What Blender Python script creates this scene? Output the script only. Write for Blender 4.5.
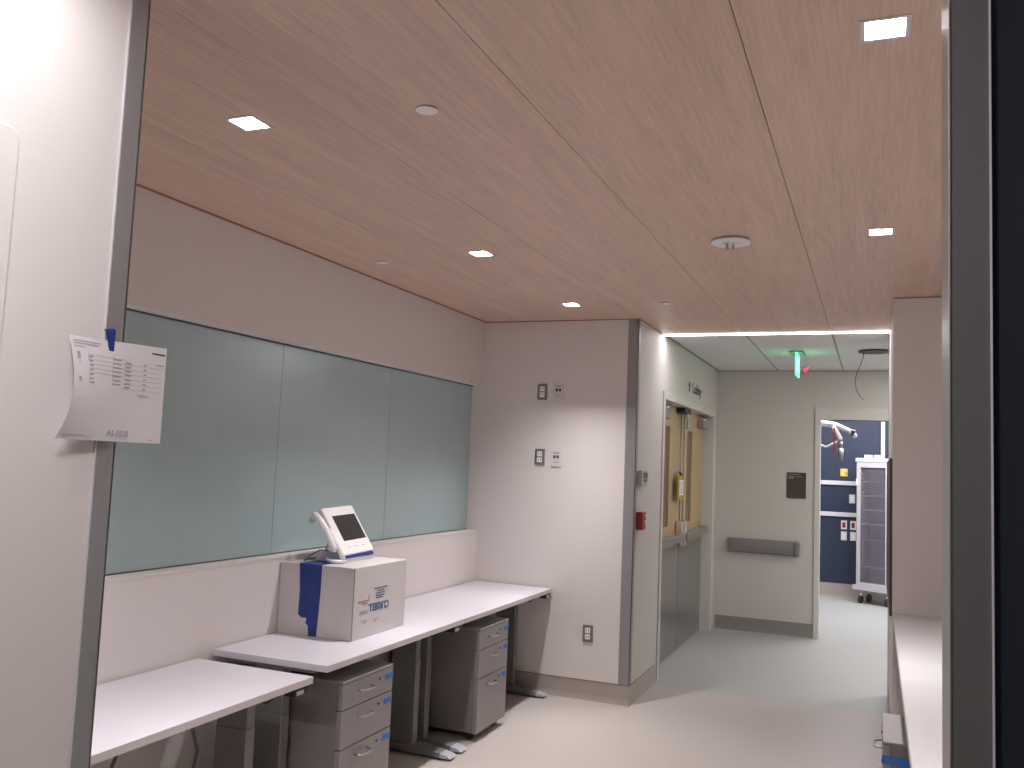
import bpy, bmesh, math, random
from mathutils import Matrix, Vector
random.seed(4)
for o in list(bpy.data.objects): bpy.data.objects.remove(o)
scn = bpy.context.scene
COL = scn.collection

# ---------------------------------------------------------------- camera
def make_camera():
    yaw, pit, rol = (math.radians(a) for a in (-22.4286, 4.9649, 2.3609))
    fw = Vector((math.sin(yaw)*math.cos(pit), math.cos(yaw)*math.cos(pit), math.sin(pit)))
    rt = Vector((math.cos(yaw), -math.sin(yaw), 0)); up = rt.cross(fw)
    r2 = rt*math.cos(rol) + up*math.sin(rol); u2 = up*math.cos(rol) - rt*math.sin(rol)
    cd = bpy.data.cameras.new('camera'); cd.sensor_width = 36.0; cd.lens = 885.143/1024*36.0
    cd.clip_start = 0.02
    o = bpy.data.objects.new('camera', cd); COL.objects.link(o)
    m = Matrix.Identity(4)
    for i, v in enumerate((r2, u2, -fw)):
        m[0][i], m[1][i], m[2][i] = v
    m.translation = (0, 0, 1.62623)
    o.matrix_world = m
    scn.camera = o
make_camera()

# ---------------------------------------------------------------- world, exposure, large lights
w = bpy.data.worlds.new('world'); scn.world = w; w.use_nodes = True
w.node_tree.nodes['Background'].inputs[0].default_value = (0.8, 0.78, 0.8, 1)
w.node_tree.nodes['Background'].inputs[1].default_value = 0.02
scn.view_settings.view_transform = 'Standard'; scn.view_settings.look = 'None'
scn.view_settings.gamma = 1; scn.view_settings.use_curve_mapping = False
scn.view_settings.exposure = 0.27
scn.cycles.use_denoising = True
scn.cycles.max_bounces = 8; scn.cycles.diffuse_bounces = 6
scn.cycles.sample_clamp_indirect = 4

DOWN_W = 33.0            # each recessed downlight
DOWN_C = (1.0, 0.94, 0.945)
LED_W = 6.5             # the linear light across the corridor
LED_C = (1.0, 0.95, 0.99)
NEAR_W = 1.6
FILL_W = 13.0            # unseen square lamp added to fill the near corridor
ROOM_W = 34.0
HALL_W = 18.0            # unseen panel added to brighten the hallway
def area(name, loc, sx, sy, power, color, spread=180, rot=(0,0,0)):
    l = bpy.data.lights.new(name, 'AREA'); l.shape = 'RECTANGLE'; l.size = sx; l.size_y = sy
    l.energy = power; l.color = color; l.spread = math.radians(spread)
    o = bpy.data.objects.new(name, l); COL.objects.link(o); o.location = loc; o.rotation_euler = rot
    return o

# ---------------------------------------------------------------- materials
def mat(name, color, rough=0.5, metal=0.0, spec=0.5, noise=0.0, nscale=40, bump=0.0, bscale=200, emit=None, estr=0, coat=0, trans=0, alpha=1):
    m = bpy.data.materials.new(name); m.use_nodes = True; nt = m.node_tree
    b = nt.nodes['Principled BSDF']
    b.inputs['Base Color'].default_value = (*color, 1); b.inputs['Roughness'].default_value = rough
    b.inputs['Metallic'].default_value = metal; b.inputs['Specular IOR Level'].default_value = spec
    b.inputs['Coat Weight'].default_value = coat; b.inputs['Transmission Weight'].default_value = trans
    b.inputs['Alpha'].default_value = alpha
    tc = nt.nodes.new('ShaderNodeTexCoord')
    if noise > 0:
        n = nt.nodes.new('ShaderNodeTexNoise'); n.inputs['Scale'].default_value = nscale; n.inputs['Detail'].default_value = 4
        mx = nt.nodes.new('ShaderNodeMix'); mx.data_type = 'RGBA'
        nt.links.new(tc.outputs['Object'], n.inputs['Vector'])
        nt.links.new(n.outputs['Fac'], mx.inputs['Factor'])
        mx.inputs[6].default_value = (*[c*(1-noise) for c in color], 1)
        mx.inputs[7].default_value = (*[min(1, c*(1+noise)) for c in color], 1)
        nt.links.new(mx.outputs[2], b.inputs['Base Color'])
    if bump > 0:
        n = nt.nodes.new('ShaderNodeTexNoise'); n.inputs['Scale'].default_value = bscale
        bp = nt.nodes.new('ShaderNodeBump'); bp.inputs['Strength'].default_value = bump; bp.inputs['Distance'].default_value = 0.002
        nt.links.new(tc.outputs['Object'], n.inputs['Vector']); nt.links.new(n.outputs['Fac'], bp.inputs['Height'])
        nt.links.new(bp.outputs['Normal'], b.inputs['Normal'])
    if emit:
        b.inputs['Emission Color'].default_value = (*emit, 1); b.inputs['Emission Strength'].default_value = estr
    return m

def wood_mat(name, base, dark, axis='Y', sx=60, sy=2.2, fac=0.75, rough=0.45):
    m = bpy.data.materials.new(name); m.use_nodes = True; nt = m.node_tree; N = nt.nodes; L = nt.links
    b = N['Principled BSDF']; b.inputs['Roughness'].default_value = rough
    b.inputs['Specular IOR Level'].default_value = 0.4
    tc = N.new('ShaderNodeTexCoord')
    mp = N.new('ShaderNodeMapping')
    mp.inputs['Scale'].default_value = (sx, sy, 1) if axis == 'Y' else (sx, sx, sy)
    wv = N.new('ShaderNodeTexNoise'); wv.inputs['Scale'].default_value = 1.0; wv.inputs['Detail'].default_value = 5; wv.inputs['Roughness'].default_value = 0.6
    wv.inputs['Distortion'].default_value = 0.5
    mp2 = N.new('ShaderNodeMapping'); mp2.inputs['Scale'].default_value = (9, 0.5, 1) if axis == 'Y' else (9, 9, .5)
    n2 = N.new('ShaderNodeTexNoise'); n2.inputs['Scale'].default_value = 1.3; n2.inputs['Distortion'].default_value = 1.2
    L.new(tc.outputs['Object'], mp.inputs['Vector']); L.new(mp.outputs[0], wv.inputs['Vector'])
    L.new(tc.outputs['Object'], mp2.inputs['Vector']); L.new(mp2.outputs[0], n2.inputs['Vector'])
    ad = N.new('ShaderNodeMath'); ad.operation = 'MULTIPLY_ADD'; ad.inputs[1].default_value = 0.35
    L.new(n2.outputs['Fac'], ad.inputs[0]); 
    ml = N.new('ShaderNodeMath'); ml.operation = 'MULTIPLY'; ml.inputs[1].default_value = 0.65
    L.new(wv.outputs['Fac'], ml.inputs[0]); L.new(ml.outputs[0], ad.inputs[2])
    cr = N.new('ShaderNodeValToRGB')
    cr.color_ramp.elements[0].position = 0.36; cr.color_ramp.elements[0].color = (*dark, 1)
    cr.color_ramp.elements[1].position = 0.62; cr.color_ramp.elements[1].color = (*base, 1)
    L.new(ad.outputs[0], cr.inputs[0]); L.new(cr.outputs[0], b.inputs['Base Color'])
    bp = N.new('ShaderNodeBump'); bp.inputs['Strength'].default_value = 0.15; bp.inputs['Distance'].default_value = 0.001
    L.new(wv.outputs['Fac'], bp.inputs['Height']); L.new(bp.outputs[0], b.inputs['Normal'])
    return m

M = {}
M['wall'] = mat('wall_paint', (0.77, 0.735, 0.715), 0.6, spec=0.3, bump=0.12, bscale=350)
M['wallgloss'] = mat('wall_panel', (0.80, 0.765, 0.75), 0.35, spec=0.4)
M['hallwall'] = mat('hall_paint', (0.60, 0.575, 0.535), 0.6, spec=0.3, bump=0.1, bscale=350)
M['frame'] = mat('frame_paint', (0.64, 0.62, 0.585), 0.4)
M['navy'] = mat('navy_paint', (0.021, 0.032, 0.068), 0.5)
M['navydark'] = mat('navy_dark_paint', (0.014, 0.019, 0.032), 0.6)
M['floor'] = mat('beige_vinyl', (0.475, 0.435, 0.41), 0.38, spec=0.4, noise=0.10, nscale=160)
M['hallfloor'] = mat('grey_vinyl', (0.42, 0.43, 0.42), 0.42, spec=0.35, noise=0.10, nscale=160)
M['orfloor'] = mat('pale_vinyl', (0.62, 0.61, 0.63), 0.35, spec=0.4, noise=0.06, nscale=120)
M['base'] = mat('base_cove', (0.42, 0.375, 0.335), 0.45)
M['baseh'] = mat('base_cove_grey', (0.27, 0.255, 0.245), 0.5)
M['baset'] = mat('base_top_edge', (0.30, 0.18, 0.16), 0.5)
M['ceilwood'] = wood_mat('ceiling_wood', (0.72, 0.53, 0.43), (0.58, 0.415, 0.33), sx=130, sy=5)
M['edgewood'] = mat('edge_wood', (0.40, 0.17, 0.11), 0.5)
M['tile'] = mat('acoustic_tile', (0.72, 0.72, 0.74), 0.9, bump=0.4, bscale=500)
M['grid'] = mat('ceiling_grid', (0.30, 0.29, 0.29), 0.6)
M['dark'] = mat('void_black', (0.012, 0.012, 0.012), 0.9)
M['steel'] = mat('brushed_steel', (0.42, 0.415, 0.42), 0.38, metal=0.85, noise=0.08, nscale=90)
M['steelm'] = mat('matte_steel', (0.36, 0.35, 0.36), 0.5, metal=0.55)
M['chrome'] = mat('chrome', (0.8, 0.8, 0.82), 0.15, metal=1)
M['kick'] = mat('kick_steel', (0.40, 0.40, 0.40), 0.28, metal=0.9)
M['glass'] = mat('backpainted_glass', (0.43, 0.565, 0.58), 0.2, spec=0.5, noise=0.04, nscale=6)
M['desk'] = mat('white_laminate', (0.645, 0.63, 0.685), 0.4, noise=0.01, nscale=50)
M['deskedge'] = mat('white_edge_band', (0.66, 0.62, 0.64), 0.5)
M['counter'] = mat('white_solid_surface', (0.62, 0.62, 0.63), 0.3, noise=0.05, nscale=250)
M['counteredge'] = mat('counter_edge', (0.38, 0.40, 0.37), 0.5)
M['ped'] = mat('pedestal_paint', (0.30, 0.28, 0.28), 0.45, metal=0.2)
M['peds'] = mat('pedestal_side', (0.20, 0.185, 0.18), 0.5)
M['leg'] = mat('desk_leg_paint', (0.24, 0.235, 0.235), 0.4, metal=0.4)
M['silver'] = mat('silver_plastic', (0.5, 0.52, 0.56), 0.4, metal=0.3)
M['black'] = mat('black_plastic', (0.02, 0.02, 0.02), 0.45)
M['carton'] = mat('white_cardboard', (0.60, 0.57, 0.565), 0.8, noise=0.03, nscale=20)
M['cartonedge'] = mat('cardboard_seam', (0.30, 0.25, 0.20), 0.9)
M['tape'] = mat('blue_masking_tape', (0.012, 0.04, 0.22), 0.6, noise=0.1, nscale=60, bump=0.4, bscale=120)
M['tapel'] = mat('light_blue_tape', (0.04, 0.17, 0.55), 0.55)
M['ink'] = mat('blue_ink', (0.09, 0.15, 0.24), 0.7)
M['inkg'] = mat('grey_ink', (0.42, 0.40, 0.44), 0.7)
M['redink'] = mat('red_ink', (0.45, 0.22, 0.22), 0.7)
M['white'] = mat('white_plastic', (0.86, 0.85, 0.86), 0.35)
M['dataplate'] = mat('off_white_plate', (0.74, 0.70, 0.69), 0.4)
M['guard'] = mat('guard_steel', (0.40, 0.41, 0.425), 0.42, metal=0.6, noise=0.06, nscale=80)
M['channel'] = mat('dark_channel', (0.10, 0.11, 0.11), 0.5)
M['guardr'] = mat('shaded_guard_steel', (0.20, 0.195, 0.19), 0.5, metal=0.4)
M['screen'] = mat('dark_screen', (0.035, 0.032, 0.035), 0.12, coat=0.5)
M['paper'] = mat('white_paper', (0.76, 0.73, 0.76), 0.8)
M['door'] = wood_mat('maple_door', (0.55, 0.41, 0.24), (0.46, 0.33, 0.18), axis='Z', sx=30, sy=1.5)
M['doorpane'] = mat('covered_vision_pane', (0.20, 0.13, 0.07), 0.4)
M['red'] = mat('alarm_red', (0.28, 0.012, 0.018), 0.35)
M['plate'] = mat('steel_plate', (0.30, 0.29, 0.28), 0.4, metal=0.6)
M['grey'] = mat('grey_vinyl_guard', (0.21, 0.20, 0.20), 0.5)
M['plaque'] = mat('dark_plaque', (0.055, 0.045, 0.04), 0.4)
M['plaquel'] = mat('plaque_print', (0.22, 0.21, 0.2), 0.5)
M['signink'] = mat('dark_lettering', (0.07, 0.06, 0.065), 0.6)
M['rail'] = mat('white_rail', (0.66, 0.64, 0.68), 0.4)
M['yellow'] = mat('yellow_card', (0.75, 0.6, 0.05), 0.6)
M['ytag'] = mat('yellow_tag', (0.42, 0.32, 0.06), 0.6)
M['arm'] = mat('arm_enamel', (0.62, 0.60, 0.60), 0.3)
M['cartm'] = mat('cart_aluminium', (0.62, 0.59, 0.62), 0.4, metal=0.2)
M['cartside'] = mat('cart_side', (0.09, 0.07, 0.07), 0.5)
M['cartglass'] = mat('cart_glass', (0.85, 0.84, 0.92), 0.12, trans=0.93)
M['bin'] = mat('grey_bin', (0.52, 0.52, 0.57), 0.6)
M['lens'] = mat('lamp_lens', (1, 1, 1), 0.5, emit=(1.0, 0.96, 0.98), estr=9.0)
M['ledlens'] = mat('linear_lens', (1, 1, 1), 0.5, emit=(1.0, 0.96, 1.0), estr=6.0)
M['trimring'] = mat('lamp_trim', (0.70, 0.66, 0.67), 0.4)
M['exitg'] = mat('exit_green', (0.1, 0.7, 0.3), 0.3, emit=(0.10, 0.95, 0.36), estr=1.7)
M['exitl'] = mat('exit_letter', (0.3, 0.9, 0.5), 0.3, emit=(0.35, 1.0, 0.55), estr=2.3)
M['redled'] = mat('red_lamp', (0.9, 0.1, 0.1), 0.3, emit=(1.0, 0.04, 0.08), estr=1.3)
M['greenled'] = mat('green_display', (0.02, 0.07, 0.03), 0.3, emit=(0.02, 0.10, 0.04), estr=0.3)
M['redside'] = mat('red_display', (0.4, 0.04, 0.06), 0.3)
M['blueport'] = mat('blue_port', (0.03, 0.05, 0.16), 0.4)
M['cord'] = mat('grey_cord', (0.16, 0.155, 0.15), 0.6)

# ---------------------------------------------------------------- helpers
class MB:
    def __init__(s): s.bm = bmesh.new(); s.mats = []
    def mi(s, m):
        if m is None: return 0
        if m not in s.mats: s.mats.append(m)
        return s.mats.index(m)
    def box(s, x0, x1, y0, y1, z0, z1, bev=0.0, m=None, mx=None):
        t = bmesh.new(); bmesh.ops.create_cube(t, size=1)
        for v in t.verts:
            v.co = Vector(((x0+x1)/2+v.co.x*(x1-x0), (y0+y1)/2+v.co.y*(y1-y0), (z0+z1)/2+v.co.z*(z1-z0)))
        if bev > 0:
            bmesh.ops.bevel(t, geom=t.edges[:], offset=bev, segments=2, affect='EDGES', profile=0.5)
        s._merge(t, m, mx); return s
    def _merge(s, t, m, mx):
        if mx is not None: bmesh.ops.transform(t, matrix=mx, verts=t.verts[:])
        i = s.mi(m); vm = {v: s.bm.verts.new(v.co) for v in t.verts}
        for f in t.faces:
            nf = s.bm.faces.new([vm[v] for v in f.verts]); nf.material_index = i; nf.smooth = f.smooth
        t.free()
    def cyl(s, p0, p1, r, seg=16, m=None, r2=None, cap=True):
        p0, p1 = Vector(p0), Vector(p1); d = p1-p0
        t = bmesh.new(); bmesh.ops.create_cone(t, cap_ends=cap, segments=seg, radius1=r, radius2=r if r2 is None else r2, depth=d.length)
        for f in t.faces: f.smooth = len(f.verts) == 4
        mx = Matrix.Translation((p0+p1)/2) @ Vector((0, 0, 1)).rotation_difference(d).to_matrix().to_4x4()
        s._merge(t, m, mx); return s
    def tube(s, pts, r, seg=8, m=None):
        pts = [Vector(p) for p in pts]; i = s.mi(m); rings = []
        for k, p in enumerate(pts):
            d = (pts[min(k+1, len(pts)-1)]-pts[max(k-1, 0)]).normalized()
            a = d.orthogonal().normalized() if k == 0 else (pa - d*pa.dot(d)).normalized()
            pa = a; b = d.cross(a)
            rr = r[k] if isinstance(r, (list, tuple)) else r
            rings.append([s.bm.verts.new(p+(a*math.cos(2*math.pi*j/seg)+b*math.sin(2*math.pi*j/seg))*rr) for j in range(seg)])
        for k in range(len(rings)-1):
            for j in range(seg):
                f = s.bm.faces.new([rings[k][j], rings[k][(j+1) % seg], rings[k+1][(j+1) % seg], rings[k+1][j]]); f.smooth = True; f.material_index = i
        s.bm.faces.new(rings[0][::-1]).material_index = i; s.bm.faces.new(rings[-1]).material_index = i
        return s
    def prism(s, pts, vec, m=None, mx=None):
        t = bmesh.new(); vec = Vector(vec); a = [t.verts.new(p) for p in pts]; b = [t.verts.new(Vector(p)+vec) for p in pts]
        n = len(pts); t.faces.new(a[::-1]); t.faces.new(b)
        for k in range(n): t.faces.new([a[k], a[(k+1) % n], b[(k+1) % n], b[k]])
        bmesh.ops.recalc_face_normals(t, faces=t.faces[:])
        s._merge(t, m, mx); return s
    def build(s, name, m=None, parent=None):
        me = bpy.data.meshes.new(name)
        if not s.mats: s.mats = [m]
        elif m is not None and None not in s.mats and m not in s.mats: pass
        s.bm.to_mesh(me); s.bm.free()
        for x in s.mats: me.materials.append(x)
        o = bpy.data.objects.new(name, me); COL.objects.link(o)
        if parent is not None:
            o.parent = parent
            o.matrix_parent_inverse = parent.matrix_world.inverted()
        return o

def tag(o, label=None, cat=None, group=None, kind=None):
    if label: o['label'] = label
    if cat: o['category'] = cat
    if group: o['group'] = group
    if kind: o['kind'] = kind
    return o
def empty(name, loc, label=None, cat=None, group=None, kind=None):
    o = bpy.data.objects.new(name, None); COL.objects.link(o); o.location = loc; o.empty_display_size = 0.1
    o.matrix_world = Matrix.Translation(loc)
    return tag(o, label, cat, group, kind)
def setlabel(o, l): o['label'] = l; return o
def struct(name, mb, m, parent=None, label=None):
    o = mb.build(name, m, parent)
    if parent is None: o['kind'] = 'structure'; o['category'] = name.split('_')[0].split('.')[0]
    if label: o['label'] = label
    return o
def bx(*a, **k): return MB().box(*a, **k)
def copy_tree(o, parent=None, delta=None):
    c = o.copy(); COL.objects.link(c)
    if parent is not None: c.parent = parent
    if delta is not None: c.location = o.location + Vector(delta)
    for ch in list(o.children): copy_tree(ch, c)
    return c
def text(name, s, size, org, ax, ay, m, parent, align='LEFT', depth=0.0006, sx=1.0, sy=1.0, bold=0):
    cu = bpy.data.curves.new(name, 'FONT'); cu.body = s; cu.size = size; cu.align_x = align; cu.extrude = depth; cu.resolution_u = 3; cu.offset = bold
    t = bpy.data.objects.new(name, cu); COL.objects.link(t)
    dg = bpy.context.evaluated_depsgraph_get(); me = bpy.data.meshes.new_from_object(t.evaluated_get(dg))
    bpy.data.objects.remove(t)
    ax = Vector(ax).normalized(); ay = Vector(ay).normalized(); az = ax.cross(ay)
    mx = Matrix.Identity(4)
    for i, v in enumerate((ax*sx, ay*sy, az)): mx[0][i], mx[1][i], mx[2][i] = v
    mx.translation = org
    me.transform(mx); me.materials.clear(); me.materials.append(m)
    o = bpy.data.objects.new(name, me); COL.objects.link(o)
    if parent is not None:
        o.parent = parent; o.matrix_parent_inverse = parent.matrix_world.inverted()
    return o

# ================================================================ dimensions (m), X across, Y along the corridor
XL, XC, XR, XQ = -2.73, -1.546, 0.0945, 1.40
YN, YA, YR, YE, YLED, YH, YO = 1.47, 6.05, 5.544, 7.35, 6.80, 9.444, 12.8
C = 2.663
NX = 2.4

# ================================================================ floor
f = struct('floor', bx(-3.0, NX, -2.5, 6.73, -0.1, 0), M['floor'], label='warm beige speckled vinyl floor of the work area')
f = struct('floor', bx(-3.0, NX, 6.73, YH+0.06, -0.1, -0.0), M['hallfloor'], label='cool grey vinyl floor of the hallway past the beige floor')
f = struct('floor', bx(-3.0, NX, YH+0.06, YO+0.3, -0.1, -0.0), M['hallfloor'], label='brightly lit grey vinyl floor of the room beyond the far doorway')

# ================================================================ walls
mb = bx(XC-0.13, XC, -2.5, YN, 0, C)
wl = struct('wall_left', mb, M['wallgloss'], label='white near left wall ending in a metal corner guard')
def panel_outline(y1, z1, r):
    return [(XC, 0.2, 0.9), (XC, y1, 0.9)] + [(XC, y1-r+r*math.cos(a), z1-r+r*math.sin(a)) for a in [k*math.pi/12 for k in range(7)]] + [(XC, 0.2, z1)]
wp = struct('wall_panel', MB().prism(panel_outline(1.176, 2.228, 0.025), (0.010, 0, 0)), M['wallgloss'], wl, label='thin raised white panel with a rounded corner')
mod = wp.modifiers.new('edge', 'BEVEL'); mod.width = 0.007; mod.segments = 3
struct('wall_left', bx(XL-0.2, XC-0.13, YN-0.13, YN, 0, C), M['wall'], label='return wall closing the near end of the desk alcove')
# alcove left wall: lower wall, recess, upper wall
wa = struct('wall_left', bx(XL-0.22, XL, YN, YA, 0, 1.106).box(XL-0.22, XL, YN, YA, 2.181, C).box(XL-0.22, XL-0.10, YN, YA, 1.106, 2.181),
            M['wall'], label='long alcove wall with a recess for glass boards above the desks')
struct('recess_sill', bx(XL-0.099, XL+0.003, YN, YA, 1.098, 1.1075), M['wallgloss'], wa)
we = struct('wall_end', bx(XL-0.22, XC-0.0006, YA, YA+0.14, 0, C), M['wall'], label='alcove end wall with outlets and a metal corner guard')
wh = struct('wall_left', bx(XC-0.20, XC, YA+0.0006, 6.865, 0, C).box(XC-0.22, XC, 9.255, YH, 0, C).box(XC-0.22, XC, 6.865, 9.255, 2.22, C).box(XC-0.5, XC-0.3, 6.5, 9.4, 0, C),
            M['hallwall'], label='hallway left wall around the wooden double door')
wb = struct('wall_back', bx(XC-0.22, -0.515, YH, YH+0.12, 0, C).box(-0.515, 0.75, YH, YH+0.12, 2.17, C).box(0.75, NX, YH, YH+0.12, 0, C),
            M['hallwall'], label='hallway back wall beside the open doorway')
wr = struct('wall_right', bx(XR, XQ+0.1, YR, YE, 0, C), M['wall'], label='right wall block at the far end of the white counter')
struct('wall_right', bx(XQ, XQ+0.1, YN, YR, 0, C), M['wall'], label='back wall of the right alcove behind the white counter')
wn = struct('wall_right', bx(XR, NX, 1.345, YN, 0, C), M['wall'], label='near right wall end, edged in metal')
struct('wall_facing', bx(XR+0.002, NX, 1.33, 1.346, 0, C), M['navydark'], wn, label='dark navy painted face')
struct('wall_right', bx(NX, NX+0.1, -2.5, YO+0.3, 0, C), M['wall'], label='outer right wall, out of view')
struct('wall_back', bx(-3.0, NX, -2.6, -2.5, 0, C), M['navydark'], label='dark wall behind the camera')
# far room
wo = struct('wall_far', bx(-3.0, NX, YO, YO+0.1, 0, C+0.3), M['navy'], label='navy wall of the room beyond the doorway')
struct('wall_far', bx(-3.05, -2.95, YH+0.12, YO, 0, C+0.3), M['navy'], label='navy side wall of the room beyond the doorway')

# baseboards (cove strips with a thin top edge)
def base(side, mb, top, m, label):
    b = struct('baseboard_'+side, mb, m, label=label); b['category'] = 'baseboard'
    struct('top_edge', top, M['baset'], b)
def cove_y(x0, x1, y, h=0.13):      # strip on a wall facing -Y
    return MB().prism([(x0, y, 0), (x0, y-0.014, 0), (x0, y-0.012, 0.006), (x0, y-0.008, 0.022), (x0, y-0.006, 0.04), (x0, y-0.005, h), (x0, y, h)], (x1-x0, 0, 0))
def cove_x(y0, y1, x, h=0.13, s=1):
    return MB().prism([(x, y0, 0), (x+s*0.014, y0, 0), (x+s*0.012, y0, 0.006), (x+s*0.008, y0, 0.022), (x+s*0.006, y0, 0.04), (x+s*0.005, y0, h), (x, y0, h)], (0, y1-y0, 0))
base('end', cove_y(XL, XC+0.005, YA), bx(XL, XC, YA-0.007, YA, 0.13, 0.135), M['base'], 'tan cove base along the alcove end wall')
base('left', cove_x(YN, YA, XL), bx(XL, XL+0.007, YN, YA, 0.13, 0.135), M['base'], 'tan cove base under the desks')
base('left', cove_x(YA-0.005, 6.80, XC), bx(XC, XC+0.006, YA, 6.80, 0.13, 0.133), M['base'], 'tan cove base round the wall corner beside the double door')
base('back', cove_y(XC+0.02, -0.565, YH, 0.132), bx(XC+0.02, -0.565, YH-0.006, YH, 0.132, 0.135), M['baseh'], 'grey cove base along the hallway back wall')
base('right', bx(XR-0.004, XR, YR+0.002, YE, 0, 0.13), bx(XR-0.005, XR, YR+0.002, YE, 0.13, 0.133), M['base'], 'tan cove base of the right wall block')
base('far', cove_y(-2.9, NX, YO, 0.175), bx(-2.9, NX, YO-0.007, YO, 0.175, 0.18), M['base'], 'tan cove base below the navy far wall')

# ================================================================ wood ceiling of separate panels
ce = struct('ceiling', bx(-3.0, NX, 1.30, YLED, C+0.14, C+0.2), M['dark'], label='wood ceiling of long maple panels with thin dark joints')
LIGHTS = [(-1.85, 2.2), (-1.85, 4.0), (-1.85, 5.44), (0.016, 2.145), (0.016, 4.005)]
HS = 0.056
def panel(x0, x1, y0, y1):
    mb = MB(); hs = sorted([p for p in LIGHTS if x0 < p[0] < x1 and y0 < p[1] < y1], key=lambda p: p[1])
    z0, z1 = C, C+0.02; y = y0
    for hx, hy in hs:
        mb.box(x0, x1, y, hy-HS, z0, z1); mb.box(x0, hx-HS, hy-HS, hy+HS, z0, z1); mb.box(hx+HS, x1, hy-HS, hy+HS, z0, z1); y = hy+HS
    mb.box(x0, x1, y, y1, z0, z1); return mb
seams = [-3.0, -2.80, -2.175, -1.553, -0.931, -0.305, 0.318, 0.941, 1.565, 2.19, NX]
for a, b in zip(seams[:-1], seams[1:]):
    if b-a < 0.1: continue
    ga, gb_ = (0.0013 if -1.0 < q < 0 else 0.0008 for q in (a, b))
    struct('ceiling_panel', panel(a+ga, b-gb_, 1.30, YLED-0.02), M['ceilwood'], ce)
struct('edge_strip', bx(XL, XL+0.01, YN, YA, C-0.006, C).box(XL, XC, YA-0.01, YA, C-0.006, C).box(XR, XQ, YR-0.01, YR, C-0.006, C).box(XC, XC+0.008, YA, YLED-0.03, C-0.005, C), M['edgewood'], ce, label='reddish edge strip where the wood meets the walls')
struct('ceiling', bx(-3.0, NX, -2.5, 1.30, C, C+0.1), M['tile'], label='white ceiling over the near corridor, out of view')

# hallway lay-in ceiling
ch = struct('ceiling', bx(-3.0, NX, YLED+0.06, YH+0.12, C+0.05, C+0.12), M['dark'], label='white lay-in tile ceiling of the hallway')
xs = [-1.553, -0.931, -0.303, 0.32, 0.94, 1.565, 2.19]; ys = [YLED+0.06, 8.16, 9.444]
for i in range(len(xs)-1):
    for j in range(2):
        struct('ceiling_tile', bx(xs[i]+0.007, xs[i+1]-0.007, ys[j]+0.002, ys[j+1]-0.002, C+0.004, C+0.02, bev=0.003), M['tile'], ch)
g = MB()
for x in xs: g.box(x-0.012, x+0.012, ys[0], ys[-1], C+0.006, C+0.015)
for y in ys[1:2]: g.box(xs[0], xs[-1], y-0.012, y+0.012, C+0.008, C+0.017)
g.box(XC, XC+0.02, ys[0], YH, C-0.002, C+0.004).box(XC, NX, YH-0.02, YH, C-0.002, C+0.004)
struct('grid', g, M['grid'], ch)
struct('ceiling', bx(-3.0, NX, YH+0.12, YO+0.1, C+0.3, C+0.4), M['tile'], label='ceiling of the room beyond the doorway, out of view')

# ================================================================ corner guards
def trimobj(n, mb, m, label):
    o = mb.build(n, m); o['kind'] = 'structure'; o['label'] = label; o['category'] = 'corner guard'; return o
trimobj('trim_1', bx(XC-0.001, XC+0.0035, YN-0.048, YN+0.003, 0.0, C, bev=0.001).box(XC-0.03, XC+0.0035, YN-0.001, YN+0.0035, 0, C), M['guard'], 'tall brushed metal corner guard on the near left wall end')
struct('edge_highlight', bx(XC-0.001, XC+0.0045, YN-0.0515, YN-0.048, 0, C), M['rail'], bpy.data.objects['trim_1'])  # white strip painted as the bright highlight along the guard edge
trimobj('trim_2', bx(XC-0.075, XC+0.003, YA-0.003, YA+0.001, 0.135, C-0.006).box(XC-0.001, XC+0.003, YA-0.003, YA+0.052, 0.135, C-0.006), M['steelm'], 'grey metal corner guard between the alcove end wall and hallway')
t = trimobj('trim_3', bx(XR-0.002, XR+0.048, 1.326, 1.330, 0, C), M['guardr'], 'wide metal end guard on the near right wall, shade put in its colour')  # front leg coloured darker for the shade it stands in
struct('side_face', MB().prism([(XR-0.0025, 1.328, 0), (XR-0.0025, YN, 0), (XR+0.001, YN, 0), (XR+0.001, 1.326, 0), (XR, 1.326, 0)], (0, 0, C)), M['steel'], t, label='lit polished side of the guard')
struct('edge_highlight', bx(XR+0.0470, XR+0.0495, 1.323, 1.331, 0, C), M['rail'], t)  # pale strip imitates the bright line of light on this edge
trimobj('trim_4', bx(XR-0.003, XR+0.001, YE-0.05, YE+0.003, 0.0, C), M['steelm'], 'thin corner guard at the far edge of the right wall block')

# ================================================================ doorway frame of the far room
dfm = empty('door_frame', (-0.54, YH, 0), 'pale painted frame of the open doorway in the back wall', 'door frame', kind='structure')
struct('jamb', bx(-0.563, -0.513, YH-0.015, YH+0.13, 0, 2.17, bev=0.002), M['frame'], dfm)
struct('jamb', bx(0.748, 0.80, YH-0.015, YH+0.13, 0, 2.17, bev=0.002), M['frame'], dfm)
struct('frame_head', bx(-0.563, 0.80, YH-0.015, YH+0.13, 2.17, 2.287, bev=0.002), M['frame'], dfm)

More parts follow.
